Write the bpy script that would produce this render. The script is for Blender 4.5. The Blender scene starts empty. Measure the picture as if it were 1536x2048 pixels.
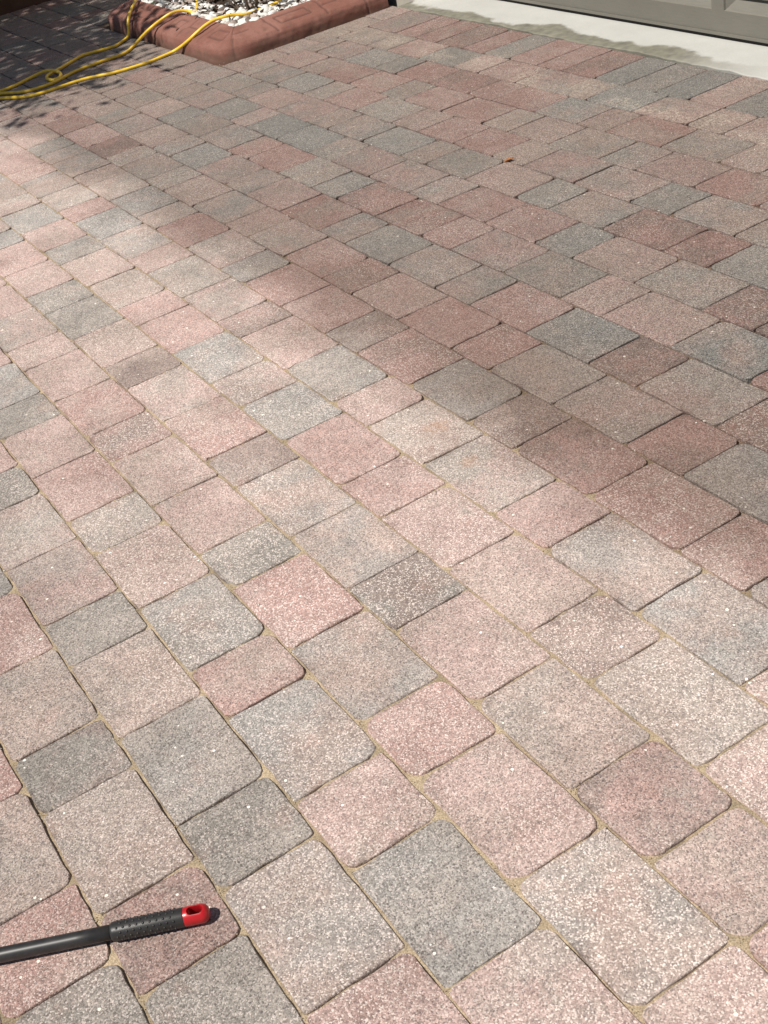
import bpy, bmesh, math, random
import numpy as np
from mathutils import Vector, Matrix, noise as mnoise

random.seed(7)
rng = np.random.default_rng(7)
scene = bpy.context.scene
col = scene.collection
R = math.radians

# one paver course is 0.16 m wide; u runs along the courses (world X), v across them (world Y)
W = 0.16

# ------------------------------------------------------------------ camera
CAM_H, CAM_V, FPX = 8.6132, -5.1859, 2533.8
C_RIGHT = Vector((0.52005277, 0.833996, -0.18437948))
C_UP = Vector((-0.40473291, 0.4307114, 0.80664674))
C_FWD = Vector((-0.7521545, 0.34487443, -0.56153828))
cam_d = bpy.data.cameras.new('camera')
cam_d.sensor_fit = 'HORIZONTAL'
cam_d.sensor_width = 36.0
cam_d.lens = FPX / 1536.0 * 36.0
cam_d.clip_start = 0.02
cam_d.clip_end = 500.0
cam = bpy.data.objects.new('camera', cam_d)
col.objects.link(cam)
m = Matrix.Identity(4)
for i in range(3):
    m[i][0], m[i][1], m[i][2] = C_RIGHT[i], C_UP[i], -C_FWD[i]
m[0][3], m[1][3], m[2][3] = 0.0, CAM_V * W, CAM_H * W
cam.matrix_world = m
scene.camera = cam

# ------------------------------------------------------------------ sky, sun, exposure
SUN_EL = R(58)
SUN_XY = Vector((0.10, -0.995)).normalized()
sun_rot = math.atan2(SUN_XY.x, SUN_XY.y)
world = bpy.data.worlds.new('World')
scene.world = world
world.use_nodes = True
wn = world.node_tree
bg = wn.nodes['Background']
sky = wn.nodes.new('ShaderNodeTexSky')
sky.sky_type = 'NISHITA'
sky.sun_disc = False
sky.sun_elevation = SUN_EL
sky.sun_rotation = sun_rot
sky.dust_density = 1.0
wn.links.new(sky.outputs[0], bg.inputs[0])
bg.inputs[1].default_value = 0.05
sun_d = bpy.data.lights.new('sun', 'SUN')
sun_d.energy = 4.2
sun_d.angle = R(0.53)
sun_d.color = (1.0, 0.955, 0.88)
sun = bpy.data.objects.new('sun', sun_d)
col.objects.link(sun)
sdir = Vector((SUN_XY.x * math.cos(SUN_EL), SUN_XY.y * math.cos(SUN_EL), math.sin(SUN_EL)))
sun.rotation_euler = sdir.to_track_quat('Z', 'Y').to_euler()
sun.location = sdir * 20
scene.view_settings.view_transform = 'Standard'
scene.view_settings.look = 'None'
scene.view_settings.gamma = 1.0
scene.view_settings.exposure = 0.3
scene.view_settings.use_curve_mapping = False


# ------------------------------------------------------------------ helpers
def project(u, v, z=0.0):
    p = Vector((u, v - CAM_V, z - CAM_H))
    d = p.dot(C_FWD)
    if d < 0.2:
        return None
    return 768 + FPX * p.dot(C_RIGHT) / d, 1024 - FPX * p.dot(C_UP) / d


def tag(o, label=None, cat=None, group=None, kind=None):
    if label: o['label'] = label
    if cat: o['category'] = cat
    if group: o['group'] = group
    if kind: o['kind'] = kind
    return o


def link(name, mesh, mat=None, parent=None, loc=(0, 0, 0)):
    o = bpy.data.objects.new(name, mesh)
    col.objects.link(o)
    if mat is not None and not mesh.materials:
        mesh.materials.append(mat)
    o.location = loc
    if parent is not None:
        o.parent = parent
    return o


def empty(name, loc=(0, 0, 0)):
    o = bpy.data.objects.new(name, None)
    col.objects.link(o)
    o.location = loc
    o.empty_display_size = 0.05
    return o


def from_bm(name, bm, smooth=False):
    me = bpy.data.meshes.new(name)
    bmesh.ops.recalc_face_normals(bm, faces=bm.faces[:])
    bm.to_mesh(me)
    bm.free()
    if smooth:
        for p in me.polygons: p.use_smooth = True
    return me


def from_np(name, verts, quads, smooth=True):
    me = bpy.data.meshes.new(name)
    verts = np.asarray(verts, dtype=np.float32)
    quads = np.asarray(quads, dtype=np.int32)
    n, k = quads.shape
    me.vertices.add(len(verts))
    me.vertices.foreach_set('co', verts.ravel())
    me.loops.add(n * k)
    me.loops.foreach_set('vertex_index', quads.ravel())
    me.polygons.add(n)
    me.polygons.foreach_set('loop_start', np.arange(0, n * k, k, dtype=np.int32))
    me.polygons.foreach_set('loop_total', np.full(n, k, dtype=np.int32))
    me.polygons.foreach_set('use_smooth', np.full(n, smooth, dtype=bool))
    me.update(calc_edges=True)
    me.validate()
    return me


def add_box(bm, c, s, rot=None):
    vs = bmesh.ops.create_cube(bm, size=1.0)['verts']
    for v in vs:
        v.co = Vector((v.co.x * s[0], v.co.y * s[1], v.co.z * s[2]))
        if rot is not None: v.co = rot @ v.co
        v.co += Vector(c)
    return vs


def grid_quads(nx, ny):
    i, j = np.meshgrid(np.arange(nx - 1), np.arange(ny - 1), indexing='ij')
    a = (i * ny + j).ravel()
    return np.stack([a, a + ny, a + ny + 1, a + 1], 1)


def vnoise(x, y, seed=0):
    """smooth value noise, -1..1, vectorised"""
    xi, yi = np.floor(x).astype(np.int64), np.floor(y).astype(np.int64)
    fx, fy = x - xi, y - yi
    fx, fy = fx * fx * (3 - 2 * fx), fy * fy * (3 - 2 * fy)

    def hsh(a, b):
        n = (a * 374761393 + b * 668265263 + seed * 974711) & 0x7fffffff
        n = ((n ^ (n >> 13)) * 1274126177) & 0x7fffffff
        n = n ^ (n >> 16)
        return (n & 0xffff) / 32767.5 - 1.0
    return (hsh(xi, yi) * (1 - fx) * (1 - fy) + hsh(xi + 1, yi) * fx * (1 - fy)
            + hsh(xi, yi + 1) * (1 - fx) * fy + hsh(xi + 1, yi + 1) * fx * fy)


class NT:
    """small node-graph builder"""
    def __init__(self, name):
        self.mat = bpy.data.materials.new(name)
        self.mat.use_nodes = True
        self.t = self.mat.node_tree
        self.t.nodes.clear()
        self.out = self.t.nodes.new('ShaderNodeOutputMaterial')
        self.b = self.t.nodes.new('ShaderNodeBsdfPrincipled')
        self.t.links.new(self.b.outputs[0], self.out.inputs[0])

    def put(self, sock, val):
        if isinstance(val, bpy.types.NodeSocket): self.t.links.new(val, sock)
        elif val is not None:
            if hasattr(sock.default_value, '__len__') and not hasattr(val, '__len__'):
                val = [val] * len(sock.default_value)
            elif hasattr(sock.default_value, '__len__') and len(sock.default_value) == 4 and len(val) == 3:
                val = list(val) + [1.0]
            sock.default_value = val

    def node(self, kind, **kw):
        n = self.t.nodes.new(kind)
        for k, v in kw.items(): setattr(n, k, v)
        return n

    def pos(self):
        return self.node('ShaderNodeNewGeometry').outputs['Position']

    def obj(self):
        return self.node('ShaderNodeTexCoord').outputs['Object']

    def noise(self, vec, scale, detail=2.0, rough=0.5, out='Fac'):
        n = self.node('ShaderNodeTexNoise')
        self.put(n.inputs['Vector'], vec)
        self.put(n.inputs['Scale'], scale); self.put(n.inputs['Detail'], detail); self.put(n.inputs['Roughness'], rough)
        return n.outputs[out]

    def voro(self, vec, scale, out='Color', feature='F1'):
        n = self.node('ShaderNodeTexVoronoi', feature=feature)
        self.put(n.inputs['Vector'], vec); self.put(n.inputs['Scale'], scale)
        return n.outputs[out]

    def math(self, op, a, b=None, c=None, clamp=False):
        n = self.node('ShaderNodeMath', operation=op, use_clamp=clamp)
        for i, v in enumerate((a, b, c)):
            if v is not None: self.put(n.inputs[i], v)
        return n.outputs[0]

    def smooth(self, x, lo, hi, a=0.0, b=1.0):
        n = self.node('ShaderNodeMapRange', interpolation_type='SMOOTHSTEP')
        self.put(n.inputs[0], x)
        for i, v in enumerate((lo, hi, a, b)): self.put(n.inputs[i + 1], v)
        return n.outputs[0]

    def lin(self, x, lo, hi, a=0.0, b=1.0):
        n = self.node('ShaderNodeMapRange')
        self.put(n.inputs[0], x)
        for i, v in enumerate((lo, hi, a, b)): self.put(n.inputs[i + 1], v)
        return n.outputs[0]

    def mix(self, f, a, b, blend='MIX'):
        n = self.node('ShaderNodeMix', data_type='RGBA', blend_type=blend)
        self.put(n.inputs[0], f); self.put(n.inputs[6], a); self.put(n.inputs[7], b)
        return n.outputs[2]

    def scale(self, c, f):
        n = self.node('ShaderNodeVectorMath', operation='SCALE')
        self.put(n.inputs[0], c); self.put(n.inputs['Scale'], f)
        return n.outputs[0]

    def sep(self, v):
        n = self.node('ShaderNodeSeparateXYZ')
        self.put(n.inputs[0], v)
        return n.outputs

    def bump(self, h, strength, dist, normal=None):
        n = self.node('ShaderNodeBump')
        self.put(n.inputs['Height'], h); self.put(n.inputs['Strength'], strength); self.put(n.inputs['Distance'], dist)
        if normal is not None: self.put(n.inputs['Normal'], normal)
        return n.outputs[0]

    def finish(self, color, rough=0.8, normal=None, spec=0.3, metal=0.0):
        self.put(self.b.inputs['Base Color'], color)
        self.put(self.b.inputs['Roughness'], rough)
        self.put(self.b.inputs['Specular IOR Level'], spec)
        self.put(self.b.inputs['Metallic'], metal)
        if normal is not None: self.put(self.b.inputs['Normal'], normal)
        return self.mat


# ------------------------------------------------------------------ materials
def paver_material(name, attr_type):
    n = NT(name)
    p = n.pos()
    s = n.sep(p)
    u = n.math('DIVIDE', s[0], W)
    v = n.math('DIVIDE', s[1], W)

    def attr(a):
        k = n.node('ShaderNodeAttribute', attribute_type=attr_type, attribute_name=a)
        return k
    a = attr('tone_a').outputs['Vector' if attr_type == 'OBJECT' else 'Color']
    b = attr('tone_b').outputs['Vector' if attr_type == 'OBJECT' else 'Color']
    # the two pigments of one paver blend in soft patches
    patch = n.noise(p, 7.0, 4.0, 0.62)
    f = n.smooth(patch, 0.40, 0.62)
    base = n.mix(n.math('MULTIPLY', f, 0.74), a, b)
    # a third, rusty pigment bled through some of the slabs
    blush = n.math('MULTIPLY', n.smooth(n.noise(p, 11.0, 4.0, 0.65), 0.54, 0.72), 0.42)
    base = n.mix(blush, base, (0.198, 0.118, 0.093))
    ash = n.math('MULTIPLY', n.smooth(n.noise(n.scale(p, 1.37), 9.0, 4.0, 0.65), 0.56, 0.74), 0.45)
    base = n.mix(ash, base, (0.180, 0.166, 0.142))
    rnd = n.node('ShaderNodeObjectInfo').outputs['Random']
    wear = n.math('ADD', n.noise(p, 5.5, 3.0, 0.6), n.lin(rnd, 0.0, 1.0, -0.16, 0.16))
    # cloudy pigment inside the slab
    cloud = n.noise(p, 34.0, 3.0, 0.6)
    base = n.scale(base, n.lin(cloud, 0.3, 0.7, 0.88, 1.12))
    # aggregate: 3 mm grains, each with its own value, dark pits and pale chips
    wob = n.noise(p, 260.0, 1.0, out='Color')
    wv = n.node('ShaderNodeVectorMath', operation='MULTIPLY_ADD')
    n.put(wv.inputs[0], wob); n.put(wv.inputs[1], (0.0035, 0.0035, 0.0035)); n.put(wv.inputs[2], p)
    g = n.voro(wv.outputs[0], 480.0)
    gr = n.sep(g)
    grain = n.lin(gr[0], 0.0, 1.0, 0.56, 1.42)
    base = n.scale(base, grain)
    gp = n.voro(wv.outputs[0], 235.0)
    gps = n.sep(gp)
    gpd = n.voro(wv.outputs[0], 235.0, out='Distance')
    pits = n.math('MULTIPLY', n.smooth(gps[1], 0.60, 0.72), n.smooth(gpd, n.lin(gps[0], 0, 1, 0.28, 0.52), n.lin(gps[0], 0, 1, 0.14, 0.34)))
    fine_ = n.smooth(gr[1], 0.80, 0.90)
    pits = n.math('MAXIMUM', pits, n.math('MULTIPLY', fine_, 0.8))
    base = n.mix(n.math('MULTIPLY', pits, n.lin(wear, 0.3, 0.7, 0.95, 0.35)), base, n.scale(base, 0.28))
    chips = n.smooth(gr[2], 0.76, 0.90)
    base = n.mix(n.math('MULTIPLY', chips, n.lin(wear, 0.3, 0.7, 0.22, 0.66)), base, (0.60, 0.52, 0.47))
    # a few larger bright stones
    g2 = n.sep(n.voro(p, 118.0))
    g2d = n.voro(p, 118.0, out='Distance')
    stone = n.math('MULTIPLY', n.smooth(g2[0], 0.985, 0.992), n.smooth(g2d, n.lin(g2[1], 0, 1, 0.18, 0.40), n.lin(g2[1], 0, 1, 0.10, 0.28)))
    base = n.mix(n.math('MULTIPLY', stone, 0.8), base, (0.74, 0.68, 0.60))
    # near courses paler in blotches, fading out past a wandering edge
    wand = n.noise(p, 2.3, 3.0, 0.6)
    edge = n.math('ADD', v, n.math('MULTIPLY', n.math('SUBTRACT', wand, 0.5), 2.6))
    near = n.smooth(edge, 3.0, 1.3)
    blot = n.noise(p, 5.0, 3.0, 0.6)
    near_pale = n.math('MULTIPLY', near, n.lin(blot, 0.3, 0.7, 0.38, 0.86))
    near_pale = n.math('MULTIPLY', near_pale, n.lin(v, -5.5, -1.0, 0.70, 1.32), clamp=True)
    base = n.mix(near_pale, base, n.mix(0.17, n.scale(base, 2.0), (0.63, 0.53, 0.505)))
    # browner tone along the middle courses
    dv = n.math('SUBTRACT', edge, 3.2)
    brown_tint = n.math('MULTIPLY', n.smooth(n.math('ABSOLUTE', dv), 1.9, 0.3), n.smooth(u, -27.0, -17.0))
    brown_tint = n.math('MULTIPLY', brown_tint, n.smooth(u, -3.0, -9.0))
    base = n.mix(n.math('MULTIPLY', brown_tint, 0.24), base, (0.215, 0.128, 0.096))
    # two old rust spots
    for su, sv_, sr_ in ((-12.67, 1.66, 0.2), (-11.67, 1.48, 0.17)):
        dx, dy = n.math('SUBTRACT', u, su), n.math('SUBTRACT', v, sv_)
        dd = n.math('SQRT', n.math('ADD', n.math('MULTIPLY', dx, dx), n.math('MULTIPLY', dy, dy)))
        dd = n.math('ADD', dd, n.lin(n.noise(p, 60.0, 3.0, 0.7), 0.3, 0.7, -0.12, 0.12))
        base = n.mix(n.math('MULTIPLY', n.smooth(dd, sr_, sr_ * 0.35), 0.6), base, n.mix(0.5, base, (0.42, 0.20, 0.095)))
    # pale sand residue below the soldier course
    sv = n.math('ABSOLUTE', n.math('SUBTRACT', n.math('ADD', v, n.math('MULTIPLY', n.math('SUBTRACT', wand, 0.5), 1.0)), 11.45))
    res = n.math('MULTIPLY', n.smooth(sv, 0.85, 0.1), n.smooth(n.noise(p, 6.5, 2.0), 0.36, 0.70))
    res = n.math('MULTIPLY', res, n.smooth(n.noise(p, 75.0, 3.0, 0.7), 0.40, 0.60))
    base = n.mix(n.math('MULTIPLY', res, n.lin(gr[0], 0.2, 0.9, 0.1, 0.75)), base, (0.62, 0.53, 0.42))
    # dirt held on the worn rim
    rim = n.node('ShaderNodeAttribute', attribute_type='GEOMETRY', attribute_name='rim').outputs['Fac']
    rimf = n.math('MULTIPLY', n.smooth(n.math('ADD', rim, n.lin(n.noise(p, 210.0, 3.0, 0.7), 0.3, 0.7, -0.35, 0.35)), 0.25, 1.0), n.smooth(n.noise(p, 17.0, 3.0, 0.65), 0.46, 0.68))
    base = n.mix(n.math('MULTIPLY', rimf, 0.62), base, n.mix(0.5, n.scale(base, 0.5), (0.10, 0.052, 0.036)))
    # relief
    hd = n.voro(wv.outputs[0], 480.0, out='Distance')
    hh = n.math('ADD', n.math('MULTIPLY', hd, -0.8), n.math('MULTIPLY', pits, -0.8))
    nb = n.bump(hh, 0.55, 0.0016)
    nb2 = n.bump(n.noise(p, 45.0, 3.0, 0.6), 0.35, 0.004, nb)
    return n.finish(base, 0.82, nb2, 0.35)


def sand_material():
    n = NT('joint_sand')
    p = n.pos()
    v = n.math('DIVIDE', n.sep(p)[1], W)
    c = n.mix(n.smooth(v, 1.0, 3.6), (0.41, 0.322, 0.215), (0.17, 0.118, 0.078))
    c = n.scale(c, n.lin(n.noise(p, 420.0, 2.0, 0.7), 0.3, 0.7, 0.5, 1.4))
    c = n.scale(c, n.lin(n.noise(p, 14.0, 3.0), 0.3, 0.7, 0.65, 1.2))
    return n.finish(c, 0.95, n.bump(n.noise(p, 900.0, 1.0), 0.5, 0.001), 0.1)


def concrete_material():
    n = NT('pale_concrete')
    p = n.pos()
    s = n.sep(p)
    v = n.math('DIVIDE', s[1], W)
    c = n.mix(n.noise(p, 7.0, 4.0, 0.65), (0.40, 0.392, 0.362), (0.52, 0.512, 0.48))
    c = n.scale(c, n.lin(n.noise(p, 400.0, 2.0), 0.3, 0.7, 0.93, 1.07))
    # damp, mortar-grey stain running along the front edge
    st = n.math('ADD', v, n.math('MULTIPLY', n.math('SUBTRACT', n.noise(p, 3.0, 6.0, 0.62), 0.5), 1.6))
    st = n.math('MULTIPLY', n.smooth(st, 14.08, 13.90), n.smooth(n.math('DIVIDE', s[0], W), -18.2, -21.8))
    c = n.mix(n.math('MULTIPLY', st, 0.95), c, n.scale((0.175, 0.165, 0.128), n.lin(n.noise(p, 20.0, 3.0, 0.6), 0.3, 0.7, 0.7, 1.35)))
    return n.finish(c, 0.85, n.bump(n.noise(p, 180.0, 3.0), 0.25, 0.002), 0.25)


def edging_material():
    n = NT('red_stamped_concrete')
    p = n.pos()
    c = n.mix(n.smooth(n.noise(p, 6.0, 4.0, 0.6), 0.38, 0.62), (0.205, 0.088, 0.066), (0.262, 0.125, 0.098))
    c = n.mix(n.math('MULTIPLY', n.smooth(n.noise(p, 22.0, 4.0, 0.65), 0.52, 0.70), 0.55), c, (0.15, 0.085, 0.06))
    c = n.scale(c, n.lin(n.noise(p, 300.0, 2.0), 0.3, 0.7, 0.86, 1.14))
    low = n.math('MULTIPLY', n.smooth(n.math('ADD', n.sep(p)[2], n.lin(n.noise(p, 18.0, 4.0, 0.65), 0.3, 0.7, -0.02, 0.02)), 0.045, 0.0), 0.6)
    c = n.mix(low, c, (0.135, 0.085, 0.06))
    gro = n.node('ShaderNodeAttribute', attribute_type='GEOMETRY', attribute_name='groove').outputs['Fac']
    c = n.mix(n.math('MULTIPLY', gro, 0.75), c, (0.095, 0.05, 0.038))
    nb = n.bump(n.noise(p, 160.0, 4.0, 0.65), 0.4, 0.003)
    return n.finish(c, 0.8, nb, 0.3)


def plain(name, color, rough=0.6, spec=0.4, var=0.0, vscale=40.0, bump=0.0, bscale=200.0, metal=0.0):
    n = NT(name)
    p = n.obj()
    c = color
    if var: c = n.scale(color, n.lin(n.noise(p, vscale, 3.0, 0.6), 0.3, 0.7, 1 - var, 1 + var))
    nb = n.bump(n.noise(p, bscale, 2.0), bump, 0.001) if bump else None
    return n.finish(c, rough, nb, spec, metal)


def door_material():
    n = NT('taupe_painted_steel')
    p = n.pos()
    c = n.scale((0.172, 0.161, 0.136), n.lin(n.noise(p, 2.5, 3.0, 0.6), 0.3, 0.7, 0.92, 1.08))
    # embossed wood grain running along the door
    mp = n.node('ShaderNodeMapping')
    n.put(mp.inputs['Vector'], p)
    mp.inputs['Scale'].default_value = (14.0, 60.0, 330.0)
    g = n.noise(mp.outputs[0], 1.0, 3.0, 0.6)
    c = n.scale(c, n.lin(g, 0.35, 0.65, 0.95, 1.05))
    return n.finish(c, 0.5, n.bump(g, 0.22, 0.002), 0.4)


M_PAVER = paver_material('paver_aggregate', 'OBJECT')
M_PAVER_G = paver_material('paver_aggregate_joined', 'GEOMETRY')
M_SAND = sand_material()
M_CONC = concrete_material()
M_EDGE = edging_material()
M_DOOR = door_material()
M_RUBBER = plain('black_rubber', (0.018, 0.017, 0.016), 0.7, 0.3, 0.2)
M_STUCCO = plain('warm_stucco', (0.50, 0.46, 0.40), 0.9, 0.2, 0.08, 8.0, 0.5, 140.0)
M_TRIM = plain('white_trim', (0.74, 0.73, 0.70), 0.6, 0.3, 0.05)
M_WALL = plain('dark_brown_block', (0.085, 0.045, 0.03), 0.85, 0.2, 0.25, 12.0, 0.5, 90.0)
M_SOIL = plain('dark_mulch', (0.05, 0.035, 0.025), 0.95, 0.1, 0.5, 60.0, 0.8, 150.0)
def stone_material():
    n = NT('white_marble_chips')
    p = n.obj()
    r = n.node('ShaderNodeNewGeometry').outputs['Random Per Island']
    c = n.mix(n.smooth(r, 0.66, 0.80), (0.74, 0.72, 0.68), (0.40, 0.33, 0.29))
    c = n.mix(n.smooth(r, 0.86, 0.92), c, (0.16, 0.125, 0.11))
    c = n.scale(c, n.lin(n.noise(p, 45.0, 3.0, 0.6), 0.3, 0.7, 0.78, 1.12))
    return n.finish(c, 0.75, n.bump(n.noise(p, 120.0, 2.0), 0.3, 0.001), 0.3)


M_STONE = stone_material()
M_GRIT = plain('sand_grains', (0.43, 0.335, 0.22), 0.9, 0.2, 0.3, 300.0)
M_CHIP = plain('white_grit', (0.72, 0.69, 0.64), 0.7, 0.3, 0.1, 200.0)
M_BARK = plain('brown_bark', (0.10, 0.07, 0.05), 0.9, 0.2, 0.35, 30.0, 0.8, 60.0)
M_TWIG = plain('dry_stem', (0.13, 0.10, 0.075), 0.9, 0.2, 0.4, 50.0)
M_LEAF = plain('green_leaf', (0.045, 0.085, 0.025), 0.5, 0.4, 0.4, 5.0)
M_DRY = plain('dry_brown_leaf', (0.085, 0.055, 0.035), 0.8, 0.2, 0.5, 18.0)
M_GRASS = plain('dry_lawn', (0.07, 0.085, 0.03), 0.95, 0.1, 0.4, 3.0)
M_CORD = plain('yellow_jacket', (0.86, 0.56, 0.06), 0.36, 0.5, 0.10, 30.0)
M_POLE = plain('black_coated_pole', (0.028, 0.026, 0.025), 0.40, 0.45, 0.3, 60.0)
M_GRIP = plain('charcoal_rubber_grip', (0.028, 0.026, 0.025), 0.40, 0.4, 0.12, 80.0, 0.15, 900.0)
M_RED = plain('red_plastic', (0.44, 0.012, 0.016), 0.30, 0.5, 0.05, 60.0)
M_ORANGE = plain('orange_brown_leaf', (0.30, 0.12, 0.04), 0.6, 0.3, 0.35, 120.0)
M_GREY = plain('grey_paint', (0.16, 0.15, 0.14), 0.6, 0.3)

# ------------------------------------------------------------------ ground sheet reaching the horizon
bm = bmesh.new()
bmesh.ops.create_grid(bm, x_segments=40, y_segments=40, size=150.0)
g = link('ground', from_bm('ground', bm), M_GRASS, loc=(0, 0, -0.07))
tag(g, 'flat dry lawn stretching away all round the paved driveway', kind='structure')

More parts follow.
